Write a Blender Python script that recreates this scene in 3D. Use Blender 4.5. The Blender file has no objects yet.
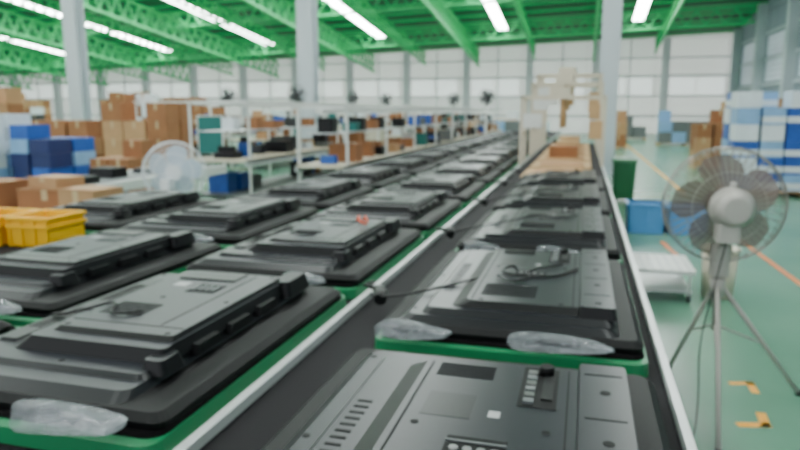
import bpy, bmesh, math, random
from mathutils import Vector, Matrix, noise
random.seed(7)
S=bpy.context.scene
def srgb(c):
    return tuple(((v/255)/12.92 if v/255<=.04045 else ((v/255+.055)/1.055)**2.4) for v in c)+(1,)
MATS={}
def mat(name,rgb,rough=.5,metal=0,var=.08,scale=8,bump=0,emit=0,alpha=1,coat=0,spec=.5,trans=0):
    if name in MATS: return MATS[name]
    m=bpy.data.materials.new(name); m.use_nodes=True
    nt=m.node_tree; b=nt.nodes['Principled BSDF']
    c=srgb(rgb)
    tc=nt.nodes.new('ShaderNodeTexCoord'); nz=nt.nodes.new('ShaderNodeTexNoise')
    nz.inputs['Scale'].default_value=scale; nz.inputs['Detail'].default_value=4
    nt.links.new(tc.outputs['Object'],nz.inputs['Vector'])
    mx=nt.nodes.new('ShaderNodeMix'); mx.data_type='RGBA'
    mx.inputs[6].default_value=tuple(v*(1-var) for v in c[:3])+(1,)
    mx.inputs[7].default_value=tuple(min(1,v*(1+var)) for v in c[:3])+(1,)
    nt.links.new(nz.outputs['Fac'],mx.inputs[0])
    nt.links.new(mx.outputs[2],b.inputs['Base Color'])
    b.inputs['Roughness'].default_value=rough; b.inputs['Metallic'].default_value=metal
    b.inputs['Alpha'].default_value=alpha
    b.inputs['Specular IOR Level'].default_value=spec
    b.inputs['Coat Weight'].default_value=coat
    if trans: b.inputs['Transmission Weight'].default_value=trans
    if emit:
        nt.links.new(mx.outputs[2],b.inputs['Emission Color']); b.inputs['Emission Strength'].default_value=emit
    if bump:
        bp=nt.nodes.new('ShaderNodeBump'); bp.inputs['Strength'].default_value=bump; bp.inputs['Distance'].default_value=.01
        nt.links.new(nz.outputs['Fac'],bp.inputs['Height']); nt.links.new(bp.outputs['Normal'],b.inputs['Normal'])
    MATS[name]=m; return m

M_cover=mat('tv_cover_grey',(31,33,40),.32,0,.05,30,spec=.38)
M_cover2=mat('tv_cover_step',(19,20,24),.34,0,.05,30,spec=.35)
M_dark=mat('tv_dark_plastic',(7,7,9),.42,0,.1,20,spec=.3)
M_black=mat('tv_panel_black',(7,6,8),.55,0,.1,20,spec=.25)
M_foam=mat('black_foam',(13,10,12),.9,0,.15,40,.3,spec=.12)
M_slot=mat('slot_black',(3,3,4),.6,spec=.2)
M_silver=mat('silver_metal',(150,150,150),.3,.8)
M_label=mat('label_white',(175,175,175),.6)
M_green=mat('pallet_green',(14,122,74),.42,0,.12,12)
M_belt=mat('belt_charcoal',(24,21,25),.75,0,.12,6,.1,spec=.2)
M_alu=mat('aluminium_rail',(200,203,203),.35,.2,.05,10)
M_white=mat('painted_white_steel',(218,220,216),.45)
M_cream=mat('cream_paint',(208,199,178),.5)
M_leg=mat('leg_grey',(105,110,110),.5,.2)
M_wood=mat('plywood',(190,155,112),.7,0,.2,6)
M_card=mat('cardboard',(148,98,62),.8,0,.16,5)
M_card2=mat('cardboard_pale',(178,137,98),.8,0,.14,5)
M_tape=mat('tape',(190,165,125),.4)
M_yellow=mat('yellow_plastic',(252,190,6),.4,0,.05)
M_blue=mat('blue_wrap',(30,84,170),.4,0,.3,6)
M_lblue=mat('pale_blue_wrap',(130,170,210),.4,0,.2,6)
M_navy=mat('navy_wrap',(22,36,92),.5,0,.2,6)
M_wrap=mat('white_wrap',(215,223,228),.35,0,.1,6)
M_teal=mat('teal_board',(22,105,100),.6)
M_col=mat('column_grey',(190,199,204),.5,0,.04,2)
M_col_glow=mat('column_glow',(184,191,192),.5,0,.04,2,emit=.22)  # near-copy of the column grey, weak emission added to brighten the back steel
M_truss=mat('truss_green',(40,190,110),.5,0,.1,2,emit=.12)  # weak emission put into the green so the steelwork looks lit
M_cable=mat('cable_black',(8,8,10),.45)
M_orange=mat('orange_wire',(225,80,40),.5)
M_binblue=mat('blue_bin',(84,152,212),.45)
M_bingreen=mat('green_bin',(20,100,58),.45)
M_fgrey=mat('fan_grey',(172,167,160),.4)
M_fblade=mat('fan_blade',(124,108,98),.4,0,.05,5,alpha=.82)
M_wire=mat('fan_wire',(150,144,136),.4,.4)
M_fwhite=mat('fan_white',(232,236,240),.4)
M_fwb=mat('fan_white_blade',(190,206,220),.4,alpha=.9)
M_fdark=mat('fan_dark',(48,50,52),.5)
M_markY=mat('floor_mark_yellow',(240,165,20),.5)
M_markO=mat('floor_mark_orange',(222,122,58),.5)

class MB:
    def __init__(s): s.bm=bmesh.new(); s.mats=[]
    def mi(s,m):
        if m not in s.mats: s.mats.append(m)
        return s.mats.index(m)
    def box(s,x0,x1,y0,y1,z0,z1,m,tx=0,ty=0,T=None,tx2=None,ty2=None):
        if tx2 is None: tx2=tx
        if ty2 is None: ty2=ty
        co=[(x0,y0,z0),(x1,y0,z0),(x1,y1,z0),(x0,y1,z0),(x0+tx,y0+ty,z1),(x1-tx2,y0+ty,z1),(x1-tx2,y1-ty2,z1),(x0+tx,y1-ty2,z1)]
        v=[s.bm.verts.new((T@Vector(c)) if T else c) for c in co]
        i=s.mi(m)
        for f in ((3,2,1,0),(4,5,6,7),(0,1,5,4),(1,2,6,5),(2,3,7,6),(3,0,4,7)):
            fa=s.bm.faces.new([v[k] for k in f]); fa.material_index=i
    def rp(s,x0,x1,y0,y1,z0,z1,r,m,ins=0,T=None,n=4,m2=None,rt=None):
        def loop(a,b,c,d,rr,z):
            o=[]
            for (cx,cy,st) in ((b-rr,d-rr,0),(a+rr,d-rr,90),(a+rr,c+rr,180),(b-rr,c+rr,270)):
                for k in range(n+1):
                    t=math.radians(st+90*k/n); o.append((cx+rr*math.cos(t),cy+rr*math.sin(t),z))
            return o
        if isinstance(ins,(int,float)): ins=(ins,)*4
        l0=loop(x0,x1,y0,y1,r,z0); l1=loop(x0+ins[0],x1-ins[1],y0+ins[2],y1-ins[3],rt if rt else max(r-min(ins)*.5,.002),z1)
        a=[s.bm.verts.new((T@Vector(c)) if T else c) for c in l0]; b=[s.bm.verts.new((T@Vector(c)) if T else c) for c in l1]
        i=s.mi(m); j=s.mi(m2 or m); N=len(a)
        for k in range(N):
            f=s.bm.faces.new([a[k],a[(k+1)%N],b[(k+1)%N],b[k]]); f.material_index=j
        f=s.bm.faces.new(b); f.material_index=i
        f=s.bm.faces.new(a[::-1]); f.material_index=i
    def tube(s,p0,p1,r0,m,r1=None,n=8,T=None,cap=True):
        if r1 is None: r1=r0
        p0=Vector(p0);p1=Vector(p1); d=(p1-p0)
        if d.length<1e-6: return
        d.normalize(); u=d.orthogonal().normalized(); w=d.cross(u)
        A=[];B=[]
        for k in range(n):
            t=2*math.pi*k/n; o=u*math.cos(t)+w*math.sin(t)
            c0=p0+o*r0;c1=p1+o*r1
            A.append(s.bm.verts.new(T@c0 if T else c0));B.append(s.bm.verts.new(T@c1 if T else c1))
        i=s.mi(m)
        for k in range(n):
            f=s.bm.faces.new([A[k],A[(k+1)%n],B[(k+1)%n],B[k]]); f.material_index=i; f.smooth=n>6
        if cap:
            f=s.bm.faces.new(A[::-1]);f.material_index=i; f=s.bm.faces.new(B);f.material_index=i
    def path(s,pts,r,m,n=6,T=None,closed=False):
        for a,b in zip(pts,pts[1:]+([pts[0]] if closed else [])):
            if a is not b: s.tube(a,b,r,m,n=n,T=T)
    def poly(s,pts,m,th=None,T=None):
        v=[s.bm.verts.new(T@Vector(p) if T else p) for p in pts]
        f=s.bm.faces.new(v); f.material_index=s.mi(m); return f
    def mesh(s,name):
        me=bpy.data.meshes.new(name); bmesh.ops.recalc_face_normals(s.bm,faces=s.bm.faces); s.bm.to_mesh(me); s.bm.free()
        for m in s.mats: me.materials.append(m)
        return me
    def obj(s,name,loc=(0,0,0),rz=0,bevel=0):
        return place(s.mesh(name),name,loc,rz,bevel)
def place(me,name,loc=(0,0,0),rz=0,bevel=0):
    o=bpy.data.objects.new(name,me); S.collection.objects.link(o); o.location=loc; o.rotation_euler=(0,0,rz)
    if bevel:
        b=o.modifiers.new('bevel','BEVEL'); b.width=bevel; b.segments=2; b.limit_method='ANGLE'; b.angle_limit=math.radians(40)
    return o

# ---------------- camera ----------------
f=660; CZ=1.65
th=math.atan(115/f); ct,st=math.cos(th),math.sin(th)
ps=math.atan(185*ct/f); cp,sp=math.cos(ps),math.sin(ps)
F=Vector((-sp*ct,cp*ct,-st));R=Vector((cp,sp,0));U=Vector((-sp*st,cp*st,ct))
cam=bpy.data.cameras.new('camera'); co=bpy.data.objects.new('camera',cam); S.collection.objects.link(co)
Mx=Matrix((R,U,-F)).transposed().to_4x4(); Mx.translation=(0,0,CZ); co.matrix_world=Mx
cam.lens=f/800*36; cam.sensor_width=36; cam.clip_end=300; cam.clip_start=.02
cam.dof.use_dof=True; cam.dof.focus_distance=.55; cam.dof.aperture_fstop=7.2
S.camera=co

# ---------------- room ----------------
XR=9.5; YB=50; XL=-60; YF=-14
def rz(x,y): return 6.75+(x-XR)*.033+.11*(YB-y)
def node_mat(name): 
    m=bpy.data.materials.new(name); m.use_nodes=True; return m,m.node_tree,m.node_tree.nodes['Principled BSDF']
m,nt,b=node_mat('epoxy_floor')
tc=nt.nodes.new('ShaderNodeTexCoord'); n1=nt.nodes.new('ShaderNodeTexNoise'); n1.inputs['Scale'].default_value=.6; n1.inputs['Detail'].default_value=6
nt.links.new(tc.outputs['Object'],n1.inputs['Vector'])
cr=nt.nodes.new('ShaderNodeValToRGB'); cr.color_ramp.elements[0].position=.3; cr.color_ramp.elements[0].color=srgb((88,136,112)); cr.color_ramp.elements[1].position=.7; cr.color_ramp.elements[1].color=srgb((110,154,130))
nt.links.new(n1.outputs['Fac'],cr.inputs[0]); nt.links.new(cr.outputs[0],b.inputs['Base Color'])
b.inputs['Roughness'].default_value=.25
g=MB(); g.box(XL,XR,YF,YB,-.1,0,m); g.obj('floor')
def wallmat(name,c1,c2,sx,sz,emit=0,axis=0):
    m,nt,b=node_mat(name)
    tc=nt.nodes.new('ShaderNodeTexCoord'); sep=nt.nodes.new('ShaderNodeSeparateXYZ'); nt.links.new(tc.outputs['Object'],sep.inputs[0])
    cb=nt.nodes.new('ShaderNodeCombineXYZ'); nt.links.new(sep.outputs[axis],cb.inputs[0]); nt.links.new(sep.outputs[2],cb.inputs[1])
    br=nt.nodes.new('ShaderNodeTexBrick'); br.offset=0; br.inputs['Scale'].default_value=1
    br.inputs['Brick Width'].default_value=sx; br.inputs['Row Height'].default_value=sz; br.inputs['Mortar Size'].default_value=.035
    br.inputs['Color1'].default_value=srgb(c1); br.inputs['Color2'].default_value=srgb(c2); br.inputs['Mortar'].default_value=srgb(tuple(v*.75 for v in c1))
    nt.links.new(cb.outputs[0],br.inputs['Vector']); nt.links.new(br.outputs['Color'],b.inputs['Base Color'])
    wv=nt.nodes.new('ShaderNodeTexWave'); wv.inputs['Scale'].default_value=2.5; nt.links.new(cb.outputs[0],wv.inputs['Vector'])
    bp=nt.nodes.new('ShaderNodeBump'); bp.inputs['Strength'].default_value=.4; bp.inputs['Distance'].default_value=.03
    nt.links.new(wv.outputs['Fac'],bp.inputs['Height']); nt.links.new(bp.outputs['Normal'],b.inputs['Normal'])
    b.inputs['Roughness'].default_value=.6
    if emit: nt.links.new(br.outputs['Color'],b.inputs['Emission Color']); b.inputs['Emission Strength'].default_value=emit
    return m
M_wall=wallmat('wall_sheet',(224,226,221),(208,212,208),4.6,1.3,.75)  # emission of the sheet colour added to brighten the back wall
M_rwall=wallmat('wall_sheet_blue',(140,152,162),(130,143,154),5,1.4,.12,1)  # slight emission in the blue-grey lifts the side walls too
g=MB(); g.box(XL,XR,YB,YB+.2,0,9,M_wall); g.obj('wall_back')
g=MB(); g.box(XR,XR+.2,YF,YB,0,14,M_rwall); g.obj('wall_right')
g=MB(); g.box(XL-.2,XL,YF,YB,0,14,M_rwall); g.obj('wall_left')
g=MB()
x=5.2
while x>XL:
    g.box(x-.25,x+.25,YB-.45,YB-.0,0,rz(x,YB)-.1,M_col_glow); g.box(x-.1,x+.1,YB-.7,YB-.45,0,rz(x,YB)-.1,M_col_glow); x-=4.6
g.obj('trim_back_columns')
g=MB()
for z in (1.2,2.6,4.0,5.2): g.box(XL,XR,YB-.12,YB-.01,z-.06,z+.06,M_col_glow)
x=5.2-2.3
while x>XL: g.box(x-.05,x+.05,YB-.1,YB-.01,0,rz(x,YB)-.1,M_col_glow); x-=4.6
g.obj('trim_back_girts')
M_win=mat('window_daylight',(230,236,234),.3,0,.03,1,emit=1.1)
i=0
x=7.3
while x>XL+4:
    i+=1; g=MB(); g.box(x-1.7,x-.1,YB-.06,YB-.005,2.75,3.85,M_win); g.box(x+.1,x+1.7,YB-.06,YB-.005,2.75,3.85,M_win); g.obj('window_%d'%i); x-=4.6
g=MB()
for y in range(6,50,6): g.box(XR-.5,XR,y-.2,y+.2,0,rz(XR,y)-.2,M_col)
for z in (3.0,4.4,5.8): g.box(XR-.1,XR,0,YB,z-.06,z+.06,M_col)
g.obj('trim_right_columns')
M_glass=mat('window_louvre',(180,192,202),.3,0,.05,1,emit=.4)
for y in range(6,50,6):
    i+=1; g=MB()
    for zz in range(9): g.box(XR-.06,XR-.02,y+1.0,y+5,3.2+zz*.27,3.42+zz*.27,M_glass)
    g.obj('window_%d'%i)
m,nt,b=node_mat('roof_green')
tc=nt.nodes.new('ShaderNodeTexCoord'); wv=nt.nodes.new('ShaderNodeTexWave'); wv.inputs['Scale'].default_value=1.2; nt.links.new(tc.outputs['Object'],wv.inputs['Vector'])
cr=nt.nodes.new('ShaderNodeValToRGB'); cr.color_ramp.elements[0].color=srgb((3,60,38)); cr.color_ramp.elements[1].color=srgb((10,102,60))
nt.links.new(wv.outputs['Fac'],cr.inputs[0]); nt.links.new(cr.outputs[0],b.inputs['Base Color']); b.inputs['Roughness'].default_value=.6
nt.links.new(cr.outputs[0],b.inputs['Emission Color']); b.inputs['Emission Strength'].default_value=.2  # added glow stands in for daylight through the green sheets
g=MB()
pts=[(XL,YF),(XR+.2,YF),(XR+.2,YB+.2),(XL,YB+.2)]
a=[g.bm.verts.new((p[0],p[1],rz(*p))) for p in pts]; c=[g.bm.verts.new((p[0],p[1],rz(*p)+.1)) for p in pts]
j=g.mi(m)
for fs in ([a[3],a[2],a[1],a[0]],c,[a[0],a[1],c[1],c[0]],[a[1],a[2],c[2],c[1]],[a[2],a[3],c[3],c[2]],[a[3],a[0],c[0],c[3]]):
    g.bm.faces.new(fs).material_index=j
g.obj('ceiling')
g=MB()
y=8
while y<YB:
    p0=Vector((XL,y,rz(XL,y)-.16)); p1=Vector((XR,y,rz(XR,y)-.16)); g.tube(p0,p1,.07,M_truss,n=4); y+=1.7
g.obj('trim_purlins')
def truss(name,A,B,depth=.9,bay=.9,r=.07):
    g=MB(); A=Vector(A);B=Vector(B); L=(B-A).length; n=int(L/bay); dz=Vector((0,0,-depth))
    g.tube(A,B,r,M_truss,n=4); g.tube(A+dz,B+dz,r*1.1,M_truss,n=4)
    for k in range(n):
        p=A.lerp(B,k/n); q=A.lerp(B,(k+1)/n); mid=A.lerp(B,(k+.5)/n)+dz
        g.tube(p,mid,r*.6,M_truss,n=4); g.tube(mid,q,r*.6,M_truss,n=4)
    g.obj(name)
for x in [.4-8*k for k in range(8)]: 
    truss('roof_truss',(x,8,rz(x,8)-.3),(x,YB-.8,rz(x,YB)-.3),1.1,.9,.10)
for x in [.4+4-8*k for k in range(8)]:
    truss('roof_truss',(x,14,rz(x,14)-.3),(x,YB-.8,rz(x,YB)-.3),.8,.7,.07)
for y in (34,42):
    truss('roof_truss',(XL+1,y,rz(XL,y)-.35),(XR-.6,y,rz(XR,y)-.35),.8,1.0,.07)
def hcol(x,y):
    h=rz(x,y)-.45; g=MB()
    g.box(-.23,.23,-.23,-.19,0,h,M_col); g.box(-.23,.23,.19,.23,0,h,M_col); g.box(-.03,.03,-.19,.19,0,h,M_col)
    g.box(-.32,.32,-.32,.32,0,.03,M_col)
    g.obj('steel_column',(x,y,0))
for x in (.55,-7.7,-15.6,-23.6): hcol(x,18)
me_l=bpy.data.materials.new('lamp_diffuser'); me_l.use_nodes=True
b=me_l.node_tree.nodes['Principled BSDF']; b.inputs['Emission Color'].default_value=(.93,1,.97,1); b.inputs['Emission Strength'].default_value=32; b.inputs['Base Color'].default_value=(.9,.9,.9,1)
for k in range(7):
    x=2.8-8*k; y0,y1=-6,43; g=MB()
    for (dz0,dz1,mm,w) in ((-.42,-.38,me_l,.28),(-.375,-.30,M_white,.32)):
        v=[g.bm.verts.new((x+sx*w,yy,rz(x,yy)+dz)) for dz in (dz0,dz1) for (sx,yy) in ((-1,y0),(1,y0),(1,y1),(-1,y1))]
        ii=g.mi(mm)
        for q in ((3,2,1,0),(4,5,6,7),(0,1,5,4),(1,2,6,5),(2,3,7,6),(3,0,4,7)):
            g.bm.faces.new([v[t] for t in q]).material_index=ii
    g.obj('strip_light')

# ---------------- conveyors ----------------
def conveyor(x0,x1,y0,y1,z=.85,rl=.05,rr=.05,belt=M_belt,railm=M_alu,lift=0):
    g=MB(); g.box(x0+rl,x1-rr,y0,y1,z-.04,z,belt)
    g.box(x0,x0+rl,y0,y1,z-.12,z+lift-.001,railm); g.box(x1-rr,x1,y0,y1,z-.12,z+lift-.001,railm)
    y=y0+.3
    while y<y1:
        for xx in (x0+.03,x1-.09):
            g.box(xx,xx+.06,y,y+.06,0,z-.12,M_leg)
        g.box(x0+.03,x1-.03,y,y+.05,.25,.3,M_leg); g.box(x0+.03,x1-.03,y,y+.05,z-.12,z-.05,M_leg)
        y+=1.6
    g.box(x0+.04,x0+.08,y0,y1,.25,.3,M_leg); g.box(x1-.08,x1-.04,y0,y1,.25,.3,M_leg)
    return g.obj('conveyor_line')
conveyor(-.880,.285,.25,17,rl=.028,rr=.022,lift=.03)
conveyor(-1.81,-.895,.25,26,rr=.012,rl=.01)
conveyor(-2.75,-1.82,.25,26,rl=.03,rr=.01)
conveyor(-3.85,-2.77,.5,4.8)
# ---------------- TVs ----------------
def tv_common(g):
    g.rp(-.425,.425,-.004,1.204,0,.018,.035,M_black,-.004,rt=.035)
    g.rp(-.429,.429,-.008,1.208,.018,.036,.04,M_black,.02,m2=M_black)
def slots(g,x0,x1,y0,n,step,z,w=.006):
    for k in range(n): g.box(x0,x1,y0+k*step,y0+k*step+w,z,z+.0015,M_slot)
def screw(g,x,y,z,r=.009):
    g.tube((x,y,z-.002),(x,y,z+.001),r,M_slot,n=10)
def tvA():
    g=MB(); tv_common(g)
    g.rp(-.40,.30,.02,1.17,.035,.056,.04,M_cover,(.03,.012,.04,.03),m2=M_cover2)
    g.rp(-.33,.29,.12,1.11,.056,.070,.03,M_cover,.014,m2=M_cover2)
    g.rp(-.22,.295,.20,1.06,.068,.108,.03,M_cover,(.05,.012,.02,.03),m2=M_dark,rt=.02)
    g.rp(-.14,.275,.27,.98,.107,.122,.02,M_cover,(.02,.008,.014,.014),m2=M_dark)
    g.rp(.24,.325,.92,1.12,.056,.114,.02,M_cover2,(.005,.012,.012,.02),m2=M_dark)
    g.rp(.24,.322,.16,.27,.056,.094,.02,M_cover2,(.01,.012,.012,.012),m2=M_dark)
    for y0,y1 in ((.33,.47),(.52,.66),(.71,.85)): g.box(.28,.315,y0,y1,.052,.082,M_dark,.004,.012)
    g.rp(-.31,-.235,.24,.98,.070,.080,.015,M_cover2,.008)
    g.rp(-.10,.14,.85,.97,.121,.128,.012,M_cover2,.006)
    Z=.1215
    g.box(-.12,.26,.345,.350,Z,Z+.0015,M_slot); g.box(.175,.180,.36,.95,Z,Z+.0015,M_slot)
    g.box(.03,.14,.70,.80,Z,Z+.0017,M_slot)
    for k in range(4): g.box(.04+k*.025,.052+k*.025,.72,.78,Z+.0015,Z+.005,M_leg)
    g.box(-.06,-.01,.76,.81,Z,Z+.0017,M_label)
    slots(g,-.09,.06,.42,8,.016,.122)
    slots(g,-.295,-.25,.35,12,.018,.080); slots(g,-.295,-.25,.66,12,.018,.080)
    for p in ((.0,.62),(.24,.62),(.24,.30),(-.10,.30),(.24,.95)): screw(g,p[0],p[1],.122)
    for p in ((-.31,.16),(-.31,1.06),(.0,.16),(-.32,.6)): screw(g,p[0],p[1],.070)
    return g.mesh('flat_screen_television')
def tvB():
    g=MB(); tv_common(g)
    g.rp(-.37,.36,.02,1.16,.035,.056,.04,M_cover,.03,m2=M_cover2)
    g.rp(-.30,.35,.06,1.08,.056,.076,.03,M_cover,.02,m2=M_cover2)
    g.rp(-.20,.34,.10,1.02,.076,.100,.03,M_cover,(.05,.01,.02,.02),m2=M_dark)
    g.rp(.225,.35,.08,1.04,.074,.114,.015,M_cover,.008,m2=M_dark)
    Z=.0995
    g.box(.10,.185,.77,1.0,Z,Z+.002,M_slot)
    for k in range(6): g.box(.112,.134,.785+k*.033,.806+k*.033,Z+.0015,Z+.008,M_silver if k%2 else M_leg)
    g.box(.150,.175,.81,.95,Z+.0015,Z+.006,M_dark); g.tube((.155,.97,Z),(.155,.97,Z+.022),.018,M_slot,n=12)
    g.box(-.02,.10,.50,.60,Z,Z+.002,M_slot)
    for k in range(4): g.tube((.0+k*.027,.55,Z),(.0+k*.027,.55,Z+.005),.009,M_silver,n=10)
    g.box(-.02,.10,.575,.58,Z+.0015,Z+.005,M_leg)
    g.box(.206,.210,.12,1.0,Z,Z+.002,M_slot)
    g.box(-.135,-.130,.14,.98,Z,Z+.0015,M_slot)
    slots(g,-.11,.03,.90,6,.014,Z+.0005); slots(g,-.11,.08,.20,9,.018,Z+.0005)
    g.box(-.10,.01,.68,.80,Z,Z+.0012,M_cover2); g.box(.045,.07,.70,.73,Z,Z+.0012,M_label)
    for p in ((-.10,.14),(-.10,.64),(.17,.14),(.17,.66)): screw(g,p[0],p[1],Z+.0005)
    for p in (.14,.38,.62,.86): screw(g,.29,p,.114,.012); g.box(.245,.33,p+.10,p+.105,.1135,.115,M_slot)
    for p in ((-.33,.12),(-.33,.6),(-.33,1.08)): screw(g,p[0],p[1],.056)
    slots(g,-.265,-.23,.3,16,.03,.0755,.010)
    return g.mesh('flat_screen_television')
def palletm():
    g=MB(); g.rp(-.44,.44,-.07,1.26,0,.042,.05,M_green,.004)
    g.rp(-.425,.43,-.03,1.24,.042,.052,.05,M_foam,.006)
    return g.mesh('assembly_pallet')
mA,mB,mP=tvA(),tvB(),palletm()
def put(cx,y,me,jit=.012):
    a=random.uniform(-jit,jit)
    place(mP,'assembly_pallet',(cx,y,.851),0)
    place(me,'flat_screen_television',(cx+random.uniform(-.003,.003),y,.904),a*.5)
put(-.215,.62,mB,.006)
for k in range(4): put(-.215,2.07+1.42*k,mB,.008)
for k in range(13): put(-1.35,1.25+1.38*k,mA)
for k in range(-1,13): put(-2.29,1.93+1.38*k,mA)
for y in (1.42,3.48): put(-3.23,y,mA)
# ---------------- plastic bags ----------------
m,nt,b=node_mat('clear_polybag')
b.inputs['Base Color'].default_value=srgb((185,189,194)); b.inputs['Roughness'].default_value=.12
n1=nt.nodes.new('ShaderNodeTexNoise'); n1.inputs['Scale'].default_value=11; n1.inputs['Detail'].default_value=5
tc=nt.nodes.new('ShaderNodeTexCoord'); nt.links.new(tc.outputs['Object'],n1.inputs['Vector'])
mr=nt.nodes.new('ShaderNodeMapRange'); mr.inputs[1].default_value=.35; mr.inputs[2].default_value=.7; mr.inputs[3].default_value=.15; mr.inputs[4].default_value=.6
nt.links.new(n1.outputs['Fac'],mr.inputs[0]); nt.links.new(mr.outputs[0],b.inputs['Alpha'])
M_bag=m
def bag(loc,sx,sy,sz,seed,rot=0):
    bm=bmesh.new(); bmesh.ops.create_icosphere(bm,subdivisions=5,radius=1)
    for v in bm.verts:
        n=noise.noise(v.co*1.3+Vector((seed,0,0)))*.28+noise.noise(Vector((v.co.x*3,v.co.y*9,v.co.z*9))+Vector((0,seed,0)))*.10
        c=v.co*(1+n); c=Vector([math.copysign(abs(q)**.78,q) for q in c]); v.co=Vector((c.x*sx,c.y*sy,max(c.z,-.6)*sz*(1.1-.5*max(-1,min(1,c.x)))+sz*.6))
    me=bpy.data.meshes.new('plastic_bag')
    zmin=min(v.co.z for v in bm.verts)
    for v in bm.verts: v.co.z-=zmin
    bm.to_mesh(me); bm.free(); me.materials.append(M_bag)
    for p in me.polygons: p.use_smooth=True
    o=bpy.data.objects.new('plastic_bag',me); S.collection.objects.link(o); o.location=loc; o.rotation_euler=(0,0,rot)
bag((-1.15,1.19,.904),.15,.045,.030,1,.03)
bag((-.52,2.03,.904),.12,.042,.025,4)
bag((-.04,2.03,.904),.15,.040,.025,7,.04)
bag((-2.08,1.87,.904),.12,.042,.028,9)
bag((-1.63,1.19,.904),.11,.042,.028,12)
bag((-1.15,2.57,.904),.10,.04,.024,15)
bag((-.5,3.45,.904),.09,.04,.022,18)
bag((-.1,3.45,.904),.11,.04,.022,21)
bag((-2.1,3.25,.904),.10,.04,.022,23)
# ---------------- cables ----------------
def cable(name,pts,r=.006,m=M_cable):
    cu=bpy.data.curves.new(name,'CURVE'); cu.dimensions='3D'; cu.bevel_depth=r; cu.bevel_resolution=3
    sp_=cu.splines.new('BEZIER'); sp_.bezier_points.add(len(pts)-1)
    for q,p in zip(sp_.bezier_points,pts): q.co=p; q.handle_left_type=q.handle_right_type='AUTO'
    cu.materials.append(m); o=bpy.data.objects.new(name,cu); S.collection.objects.link(o)
cz=1.011
cable('power_cable',[(-.78,2.40,.93),(-.68,2.34,.95),(-.54,2.38,.975),(-.36,2.53,1.0),(-.24,2.66,cz),(-.29,2.61,cz),(-.12,2.56,cz),(.0,2.72,cz)],.005)
cable('power_cable',[(-.30,2.53,cz),(-.24,2.46,cz),(-.18,2.54,cz),(-.20,2.60,cz),(-.06,2.80,cz)],.0045)
for k in (1,2,3):
    y=2.07+1.42*k
    cable('power_cable',[(-.72,y+.35,.93),(-.55,y+.34,.975),(-.36,y+.46,cz-.005),(-.25,y+.60,cz),(-.12,y+.55,cz),(-.02,y+.68,cz)],.005)
ca=1.034
for (x0,y0) in ((-1.35,1.25),(-1.35,2.63),(-2.29,3.31),(-1.35,4.01)):
    cable('power_cable',[(x0-.30,y0+.45,.99),(x0-.2,y0+.46,1.01),(x0-.10,y0+.50,ca),(x0-.02,y0+.40,ca),(x0+.05,y0+.44,ca)],.0045)
for k in range(5):
    y=2.52+k*1.40
    g=MB(); g.tube((0,0,0),(.05,-.09,.015),.014,M_cable,.022); g.tube((.05,-.09,.015),(.07,-.16,.0),.028,M_cable,.024,n=10); g.tube((-.07,.06,-.005),(0,0,0),.009,M_cable); g.tube((-.07,.06,-.005),(-.06,.16,-.02),.009,M_cable)
    g.obj('power_plug',(-.80,y,.925))
cable('orange_wire',[(-1.22,3.50,1.03),(-1.19,3.45,1.065),(-1.16,3.38,1.05),(-1.12,3.36,1.04)],.006,M_orange)
cable('orange_wire',[(-1.19,3.53,1.03),(-1.16,3.47,1.06),(-1.13,3.42,1.04)],.006,M_orange)

# ---------------- fans ----------------
def fan_head(g,T,rad,M_c,M_b,M_m,depth=.09,nw=44,wire=.0016,nb=5):
    for yy,rr in ((0,rad),(depth*.5,rad*1.0),(-depth*.5,rad*.97),(depth,rad*.62),(-depth,rad*.6),(depth*1.2,rad*.25),(-depth*1.2,rad*.3)):
        pts=[(rr*math.cos(2*math.pi*k/32),yy,rr*math.sin(2*math.pi*k/32)) for k in range(32)]
        g.path(pts,wire*(2.6 if yy==0 else 1.4),M_c,5,T,True)
    for k in range(nw):
        t=2*math.pi*k/nw; c,s_=math.cos(t),math.sin(t)
        for sg in (1,-1):
            g.path([(rad*.22*c,sg*depth*1.2,rad*.22*s_),(rad*.62*c,sg*depth,rad*.62*s_),(rad*.97*c,sg*depth*.5,rad*.97*s_),(rad*c,0,rad*s_)],wire,M_c,4,T)
    g.tube((0,depth*1.15,0),(0,depth*1.25,0),rad*.24,M_c,n=20,T=T)
    for k in range(nb):
        t0=2*math.pi*k/nb+.3; rows=[]
        for i in range(7):
            u=i/6; r=rad*(.16+.72*u); wd=(.30+.42*math.sin(math.pi*min(1,u*.8+.15)))*(1 if i<6 else .7)
            pt=[]
            for j in range(5):
                q=(j/4-.5); a=t0+q*wd*1.7+.25*u
                pt.append(g.bm.verts.new(T@Vector((r*math.cos(a),q*.05-.01,r*math.sin(a)))))
            rows.append(pt)
        mi=g.mi(M_b)
        for a,b_ in zip(rows,rows[1:]):
            for j in range(4):
                fc=g.bm.faces.new([a[j],a[j+1],b_[j+1],b_[j]]); fc.material_index=mi; fc.smooth=True
    g.tube((0,-.03,0),(0,.03,0),rad*.17,M_b,n=20,T=T)
    g.tube((0,-depth*1.0,0),(0,-depth*1.9,0),rad*.35,M_m,rad*.35,n=24,T=T)
    g.tube((0,-depth*1.9,0),(0,-depth*2.5,0),rad*.35,M_m,rad*.20,n=24,T=T)
    g.tube((0,-depth*1.4,rad*.3),(0,-depth*1.4,rad*.44),rad*.05,M_m,n=10,T=T)
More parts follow.
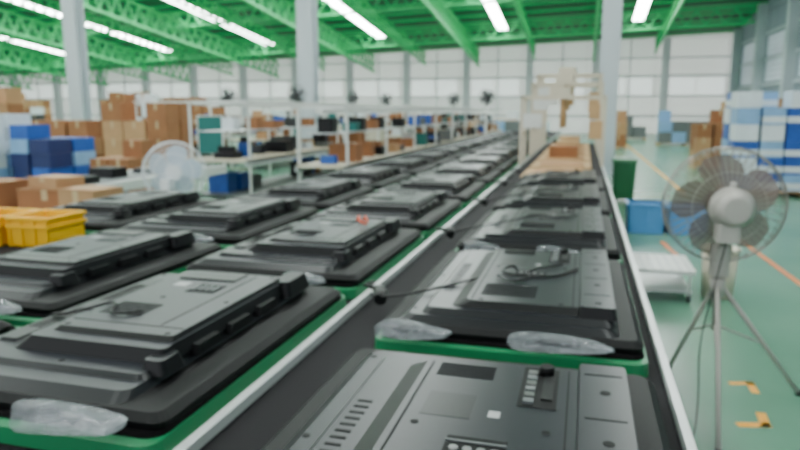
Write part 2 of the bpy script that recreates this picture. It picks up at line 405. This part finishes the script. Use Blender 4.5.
def tripod_fan(loc,hz,rad,rzz,M_c,M_b,M_m,feet,hub,wire=.0016):
    g=MB(); T=Matrix.Translation((0,0,hz))@Matrix.Rotation(rzz,4,'Z')
    fan_head(g,T,rad,M_c,M_b,M_m,wire=wire)
    g.rp(-.06,.06,-.19,-.07,hz-.18,hz-.06,.02,M_m,T=None)
    g.tube((0,-.1,hz-.1),(0,0,hz-.24),.035,M_m,n=12)
    g.rp(-.05,.05,-.05,.05,hz-.40,hz-.22,.03,M_m)
    g.tube((0,0,hub-.25),(0,0,hz-.20),.016,M_m,n=10); g.tube((0,0,hub-.12),(0,0,hz-.36),.024,M_m,n=10)
    g.tube((0,0,hub-.05),(0,0,hub+.05),.04,M_m,n=12)
    for fx,fy in feet:
        d=Vector((fx,fy,0)).normalized()
        g.tube((d.x*.03,d.y*.03,hub),(fx,fy,.01),.013,M_m,n=8)
        g.tube((fx*.5,fy*.5,hub*.5),(0,0,hub-.22),.006,M_m,n=6)
        g.tube((fx,fy,0),(fx,fy,.03),.018,M_fdark,n=8)
    return g.obj('pedestal_fan',loc)
tripod_fan((.77,3.98,0),1.13,.32,.10,M_wire,M_fblade,M_fgrey,[(-.16,.42),(.515,.16),(-.07,-.71)],.66,.002)
cable('fan_power_cable',[(.78,3.85,1.0),(.72,3.80,.7),(.66,3.72,.4),(.65,3.6,.1),(.60,3.4,.008),(.50,3.2,.008)],.004)
tripod_fan((-4.2,6.15,0),1.0,.32,math.pi+.5,M_fwhite,M_fwb,M_fwhite,[(.3,.3),(-.38,.1),(.1,-.35)],.5,.003)

# ---------------- cartons ----------------
def carton(g,x0,y0,z0,w,d,h,m,a=0,tape=True,band=None):
    T=Matrix.Translation((x0,y0,z0))@Matrix.Rotation(a,4,'Z')
    g.box(-w/2,w/2,-d/2,d/2,0,h,m,T=T)
    if tape:
        g.box(-w/2,w/2,-.03,.03,h,h+.002,M_tape,T=T); g.box(-.03,.03,-d/2-.002,-d/2,h*.6,h,M_tape,T=T)
    if band:
        g.box(-w/2-.003,w/2+.003,-d/2-.003,d/2+.003,h*.12,h*.5,band,T=T)
def base_pallet(g,x0,x1,y0,y1):
    for k in range(6):
        yy=y0+(y1-y0)*k/5.5; g.box(x0,x1,yy,yy+.09,.10,.125,M_wood)
    for xx in (x0,(x0+x1)/2-.04,x1-.08): g.box(xx,xx+.08,y0,y1,0,.10,M_wood)
def stack(name,cx,cy,nx,ny,nz,w,d,h,mats,z0=.125,gap=.01,drop=.15,band=None,tape=True,rz_=0,pallet=True):
    g=MB(); W=nx*(w+gap);D=ny*(d+gap)
    if pallet: base_pallet(g,-W/2,W/2,-D/2,D/2)
    for i in range(nx):
        for j in range(ny):
            n=nz-(1 if random.random()<drop*2 else 0)
            for k in range(n):
                ww=w*random.uniform(.86,1); dd=d*random.uniform(.85,1)
                carton(g,-W/2+(i+.5)*(w+gap),-D/2+(j+.5)*(d+gap),z0+k*(h+.003),ww,dd,h,random.choice(mats),random.uniform(-.03,.03),tape,band if random.random()<.7 else None)
    return g.obj(name,(cx,cy,0),rz_)
stack('wrapped_carton_stack',3.45,14.6,3,2,6,.44,.6,.31,[M_blue,M_blue,M_lblue,M_wrap],band=M_wrap,tape=False,drop=.15)
stack('cardboard_carton_stack',4.85,12.9,1,2,4,.55,.55,.36,[M_card,M_card2])
stack('cardboard_carton_stack',3.45,20.5,2,2,4,.45,.5,.38,[M_card,M_card2],drop=.3)
stack('cardboard_carton_stack',6.2,17.5,3,2,4,.6,.55,.42,[M_card,M_card2],drop=.3)
stack('cardboard_carton_stack',5.6,25,3,2,4,.7,.6,.45,[M_card,M_card2],drop=.3)
stack('wrapped_carton_stack',7.4,22,2,2,4,.7,.6,.5,[M_blue,M_wrap],band=M_wrap,tape=False,drop=.1)
stack('wrapped_carton_stack',4.6,34,4,2,3,.6,.6,.5,[M_lblue,M_leg,M_leg,M_lblue],tape=False,drop=.4)
stack('wrapped_carton_stack',2.3,40,3,2,2,.7,.6,.6,[M_lblue,M_leg],tape=False,drop=.4)
stack('cardboard_carton_stack',8,32,2,3,4,.7,.6,.5,[M_card,M_card2],drop=.3)
stack('cardboard_carton_stack',1.4,30,1,2,3,.7,.6,.5,[M_card,M_card2],drop=.3)
def bin_(name,loc,w,d,h,m,lip=.02):
    g=MB(); t=.02
    g.rp(-w/2+.03,w/2-.03,-d/2+.03,d/2-.03,0,.02,.03,m)
    for (x0,x1,y0,y1) in ((-w/2,w/2,-d/2,-d/2+t),(-w/2,w/2,d/2-t,d/2),(-w/2,-w/2+t,-d/2,d/2),(w/2-t,w/2,-d/2,d/2)):
        g.box(x0,x1,y0,y1,0,h,m)
    g.box(-w/2-lip,w/2+lip,-d/2-lip,-d/2+t,h-.03,h,m); g.box(-w/2-lip,w/2+lip,d/2-t,d/2+lip,h-.03,h,m)
    g.box(-w/2-lip,-w/2+t,-d/2,d/2,h-.03,h,m); g.box(w/2-t,w/2+lip,-d/2,d/2,h-.03,h,m)
    for k in range(3): g.box(-w/2+.06+k*(w-.14)/2,-w/2+.08+k*(w-.14)/2,-d/2-.012,-d/2,.03,h-.04,m)
    g.box(-w/2+.03,w/2-.03,-d/2+.03,d/2-.03,h*.5,h*.8,M_wrap)
    return g.obj(name,loc,0,.004)
bin_('blue_plastic_bin',(.86,9.6,0),.46,.5,.40,M_binblue); bin_('blue_plastic_bin',(1.40,9.65,0),.50,.5,.38,M_binblue)
g=MB(); g.rp(-.18,.18,-.2,.2,.06,.72,.05,M_bingreen,-.02,rt=.05); g.rp(-.22,.22,-.24,.22,.72,.78,.05,M_bingreen,.02)
g.tube((-.2,.2,.07),(-.16,.2,.07),.07,M_fdark,n=14); g.tube((.16,.2,.07),(.2,.2,.07),.07,M_fdark,n=14); g.box(-.17,-.1,-.18,-.1,0,.06,M_fdark); g.box(.1,.17,-.18,-.1,0,.06,M_fdark)
g.tube((-.18,.24,.76),(.18,.24,.76),.015,M_bingreen); g.obj('wheeled_waste_bin',(.74,12.7,0))
g=MB()
for x in (-.22,.22):
    for y in (-.3,.3): g.tube((x,y,.06),(x,y,.26),.012,M_white); g.tube((x-.015,y,.035),(x+.015,y,.035),.035,M_fdark,n=12)
g.rp(-.26,.26,-.34,.34,.255,.285,.02,M_white); g.box(-.24,.24,-.32,.32,.09,.10,M_alu)
for k in range(7): g.box(-.24+k*.075,-.225+k*.075,-.32,.32,.285,.292,M_alu)
g.obj('low_trolley',(.72,6.3,0))
g=MB(); g.tube((0,0,0),(0,0,.42),.13,M_cream,.15,n=24); g.tube((0,0,.42),(0,0,.45),.165,M_cream,n=24); g.tube((0,0,.45),(0,0,.49),.10,M_cream,.06,n=24); g.obj('beige_waste_bin',(1.22,6.3,0))
def mark(pts,w,m,name='floor_marking'):
    g=MB()
    for a,b_ in zip(pts,pts[1:]):
        a=Vector((*a,0));b_=Vector((*b_,0)); d=(b_-a).normalized(); n=Vector((-d.y,d.x,0))*w/2
        g.poly([a-n-d*w/2+Vector((0,0,.002)),b_-n+d*w/2+Vector((0,0,.002)),b_+n+d*w/2+Vector((0,0,.002)),a+n-d*w/2+Vector((0,0,.002))],m)
    g.obj(name)
mark([(.95,4.22),(1.05,4.25),(1.05,4.12)],.045,M_markY)
mark([(.88,3.64),(1.0,3.67),(1.01,3.80)],.05,M_markY)
mark([(1.02,8.8),(1.16,7.3)],.06,M_markO)
mark([(2.0,9.2),(2.12,5.5)],.06,M_markO)
mark([(2.0,14),(2.0,45)],.08,M_markY)
# ---------------- left side ----------------
def table(name,x0,x1,y0,y1,z,m):
    g=MB(); g.box(x0,x1,y0,y1,z-.03,z,m)
    for x in (x0+.03,x1-.08):
        for y in (y0+.03,y1-.08): g.box(x,x+.05,y,y+.05,0,z-.03,M_leg)
    g.box(x0+.03,x1-.03,y0+.05,y0+.08,z-.1,z-.03,M_leg); return g.obj(name)
table('packing_table',-6.3,-3.95,4.6,5.6,.66,M_cream)
def crate(loc,w,d,h,a):
    g=MB(); t=.012
    g.box(-w/2,w/2,-d/2,d/2,0,.015,M_yellow)
    for (x0,x1,y0,y1) in ((-w/2,w/2,-d/2,-d/2+t),(-w/2,w/2,d/2-t,d/2),(-w/2,-w/2+t,-d/2,d/2),(w/2-t,w/2,-d/2,d/2)):
        g.box(x0,x1,y0,y1,0,h,M_yellow)
    for z in (h*.62,h-.02):
        g.box(-w/2-.012,w/2+.012,-d/2-.012,-d/2,z,z+.02,M_yellow); g.box(w/2,w/2+.012,-d/2,d/2,z,z+.02,M_yellow); g.box(-w/2-.012,-w/2,-d/2,d/2,z,z+.02,M_yellow)
        g.box(-w/2-.012,w/2+.012,d/2,d/2+.012,z,z+.02,M_yellow)
    for k in range(4): g.box(-w/2+k*(w-.015)/3,-w/2+.015+k*(w-.015)/3,-d/2-.01,-d/2,0,h,M_yellow)
    g.box(-w/2+.03,w/2-.03,-d/2+.03,d/2-.03,.015,h*.5,M_card2)
    g.obj('yellow_crate',loc,a,.003)
crate((-3.12,3.24,.852),.28,.30,.18,.03); crate((-3.45,3.22,.852),.28,.30,.18,.05)
def boxobj(loc,w,d,h,m,a=0,z=0):
    g=MB(); carton(g,0,0,0,w,d,h,m,0)
    g.box(-w/2-.004,w/2+.004,-d/2-.004,-d/2,h-.004,h+.004,M_card2)
    g.obj('cardboard_box',loc,a,.004)
boxobj((-4.85,5.2,.661),.55,.4,.26,M_card,.15); boxobj((-4.25,4.95,.661),.40,.36,.30,M_card2,-.1); boxobj((-5.5,5.1,.661),.5,.4,.32,M_card,0); boxobj((-4.85,5.2,.925),.4,.3,.10,M_card2,-.2)
conveyor(-6.3,-5.35,6.0,9.2,z=.8,belt=M_leg,railm=M_white)
g=MB()
for (x,y,w,d,h,m_) in ((-5.8,6.5,.5,.3,.08,M_dark),(-5.9,7.2,.4,.3,.12,M_dark),(-5.7,7.9,.5,.35,.06,M_cover),(-5.8,8.6,.4,.3,.10,M_dark)): g.rp(x-w/2,x+w/2,y-d/2,y+d/2,.801,.801+h,.03,m_,.012)
g.obj('bench_supplies')
def bench(x0,x1,y0,y1,z=.85,top=1.8,step=2.0,m=M_cream,clut=True,dens=.85):
    g=MB(); g.box(x0,x1,y0,y1,z-.04,z,m); g.box(x0,x0+.04,y0,y1,z-.1,z,M_alu); g.box(x1-.04,x1,y0,y1,z-.1,z,M_alu)
    y=y0+.1
    while y<y1:
        for x in (x0,x1-.03):
            g.box(x,x+.032,y,y+.032,0,top,M_white)
        g.box(x0,x1,y,y+.03,top-.035,top,M_white); g.box(x0,x1,y,y+.04,.2,.25,M_leg)
        y+=step
    for x in (x0,x1-.03): g.box(x,x+.03,y0,y1,top-.035,top,M_white)
    xm=(x0+x1)/2
    g.box(xm-.06,xm+.06,y0,y1,top-.10,top-.04,M_white); g.box(x0+.2,x1-.2,y0,y1,1.30,1.315,M_alu)
    g.box(x0+.05,x1-.05,y0,y1,.25,.27,M_leg)
    g.obj('assembly_workbench')
    if clut:
        g=MB(); y=y0+.3
        ch=[M_card,M_card2,M_dark,M_cover,M_teal,M_blue,M_wrap,M_dark,M_leg,M_card,M_fdark,M_card]
        while y<y1-.4:
            if random.random()<dens:
                w=random.uniform(.2,.5); h=random.uniform(.08,.30); mm=random.choice(ch)
                xx=random.uniform(x0+.3,x1-.3); g.rp(xx-w/2,xx+w/2,y,y+min(w*.8,.38),z+.001,z+h,.02,mm,.01)
                if random.random()<.4: g.box(xx-w/3,xx+w/3,y+.05,y+min(w*.5,.3),z+h,z+h+.1,random.choice([M_card,M_dark,M_label]))
            if random.random()<.6:
                xx=random.uniform(x0+.35,x1-.35); g.rp(xx-.12,xx+.12,y,y+.25,1.316,1.316+random.uniform(.1,.22),.02,random.choice(ch))
            if random.random()<.6:
                xx=random.uniform(x0+.35,x1-.35); g.box(xx-.18,xx+.18,y,y+.34,.271,.271+random.uniform(.15,.4),random.choice(ch))
            y+=.42
        g.obj('bench_supplies')
bench(-6.3,-5.2,9.6,17)
bench(-6.3,-5.2,20,32)
bench(-9.5,-8.3,16.5,33,top=1.9); bench(-12.5,-11.3,16.5,25.5,top=1.9)
bench(-4.1,-3.3,9,28,top=1.7)
def board(x,y,w,h,z):
    g=MB(); g.box(-w/2,w/2,-.02,.02,z,z+h,M_teal); g.box(-w/2-.02,-w/2,-.025,.025,0,z+h,M_white); g.box(w/2,w/2+.02,-.025,.025,0,z+h,M_white)
    g.box(-w/2-.02,w/2+.02,-.025,.025,z+h,z+h+.02,M_white)
    g.box(-w/2-.03,-w/2+.01,-.2,.2,0,.03,M_white); g.box(w/2-.01,w/2+.03,-.2,.2,0,.03,M_white)
    g.obj('teal_notice_board',(x,y,0))
board(-6.75,11.1,.50,.68,.85); board(-6.8,15,.22,.7,.8); board(-6.75,17.4,.25,.8,.8)
for x in (-6.75,-6.02):
    g=MB(); g.rp(-.3,.3,-.3,.3,.05,1.4,.12,M_cream); g.rp(-.32,.32,-.32,.32,1.4,1.45,.13,M_cream); g.rp(-.28,.28,-.28,.28,0,.05,.1,M_leg)
    g.box(-.22,.22,-.31,-.30,.15,1.3,M_cream); g.box(.15,.17,-.33,-.31,.7,.85,M_leg); g.obj('round_cornered_cabinet',(x+.05,18.6,0),0)
stack('wrapped_carton_stack',-9.5,10.2,2,2,5,.42,.6,.25,[M_blue,M_navy,M_blue,M_lblue],tape=False,drop=.3)
stack('wrapped_carton_stack',-10.6,9.8,2,2,6,.46,.6,.24,[M_wrap,M_lblue,M_wrap],tape=False,drop=.2)
stack('wrapped_carton_stack',-7.6,8.2,2,1,2,.5,.45,.26,[M_navy,M_navy],tape=False,drop=.2)
stack('cardboard_carton_stack',-8.35,10.6,2,2,3,.42,.4,.32,[M_card,M_card2,M_card],drop=.4)
for (x,y,nx,nz) in ((-12.6,14.2,3,4),(-10.2,14.0,3,4),(-15.5,14.2,3,5),(-18.5,16,4,6),(-15.2,21,4,5),(-22,20,4,6),(-26,24,5,6),(-18,28,5,5),(-25,33,6,6),(-33,33,6,6),(-13.5,29,3,4),(-31,26,5,5)):
    stack('cardboard_carton_stack',x,y,nx,2,nz,.6,.55,.42,[M_card,M_card2,M_card,M_card,M_wrap,M_fdark] if y>14.5 else [M_card,M_card2,M_card],drop=.35)
for (x,y) in ((-9,36),(-13,40),(-5,38),(-20,41),(-3,33),(-28,42)):
    stack('cardboard_carton_stack',x,y,4,2,3,.7,.6,.5,[M_card2,M_wrap,M_lblue,M_card,M_leg],drop=.4,tape=False)
def postfan(x,y,z=2.1,a=0):
    g=MB(); T=Matrix.Translation((0,0,z))@Matrix.Rotation(a,4,'Z')
    fan_head(g,T,.24,M_fdark,M_leg,M_fdark,nw=18,wire=.003,nb=4)
    g.tube((0,0,0),(0,0,z-.23),.03,M_white); g.tube((0,-.12,z-.05),(0,0,z-.25),.03,M_fdark); g.tube((0,0,0),(0,0,.04),.25,M_fdark,n=16)
    g.obj('industrial_post_fan',(x,y,0))
for (x,y,a) in ((-7.4,16.5,.4),(-7.35,20.8,2.6),(-4.7,24.5,2.8),(-2.98,21,.5),(-10.3,18,.4),(-7.45,25,.3)):
    postfan(x,y,2.05,a)
def gantry(x0,x1,y,h,m=M_cream):
    g=MB()
    for x in (x0,x1): g.box(x-.022,x+.022,y-.02,y+.02,.881,h,m); g.box(x-.02,x+.02,y+.58,y+.62,.881,h,m); g.box(x-.02,x+.02,y+.02,y+.58,1.3,1.34,m); g.box(x-.02,x+.02,y+.02,y+.58,h-.05,h,m)
    g.box(x0,x1,y-.02,y+.02,h-.05,h,m); g.box(x0,x1,y+.58,y+.62,h-.05,h,m)
    g.box(x0+.02,x0+.28,y-.02,y+.02,h-.45,h-.25,M_white); g.box(x1-.2,x1-.02,y+.02,y+.3,h-.6,h-.35,M_wood)
    g.tube(((x0+x1)/2,y+.3,h-.04),((x0+x1)/2,y+.3,h-.45),.05,M_wood); g.rp((x0+x1)/2-.2,(x0+x1)/2+.1,y+.1,y+.4,h-.0,h+.12,.02,M_cream)
    g.obj('overhead_gantry')
for y,h in ((9.6,1.85),(11.4,2.1),(12.6,2.3),(13.8,2.35),(15.2,2.2)): gantry(-.86,.262,y,h)
for k in range(6):
    g=MB(); g.rp(-.42,.40,0,1.15,0,.03,.03,M_wood); g.box(-.3,.3,.2,.9,.03,.05,M_card2)
    if k>1: g.rp(-.25,.2,.3,.8,.05,.12+.05*(k%3),.02,random.choice([M_card,M_wood]))
    g.obj('plywood_tray',(-.28,7.85+k*1.4,.851))
# ---------------- world ----------------
w=bpy.data.worlds.new('World'); S.world=w; w.use_nodes=True
bg=w.node_tree.nodes['Background']; bg.inputs[0].default_value=(.9,.95,1,1); bg.inputs[1].default_value=1.9
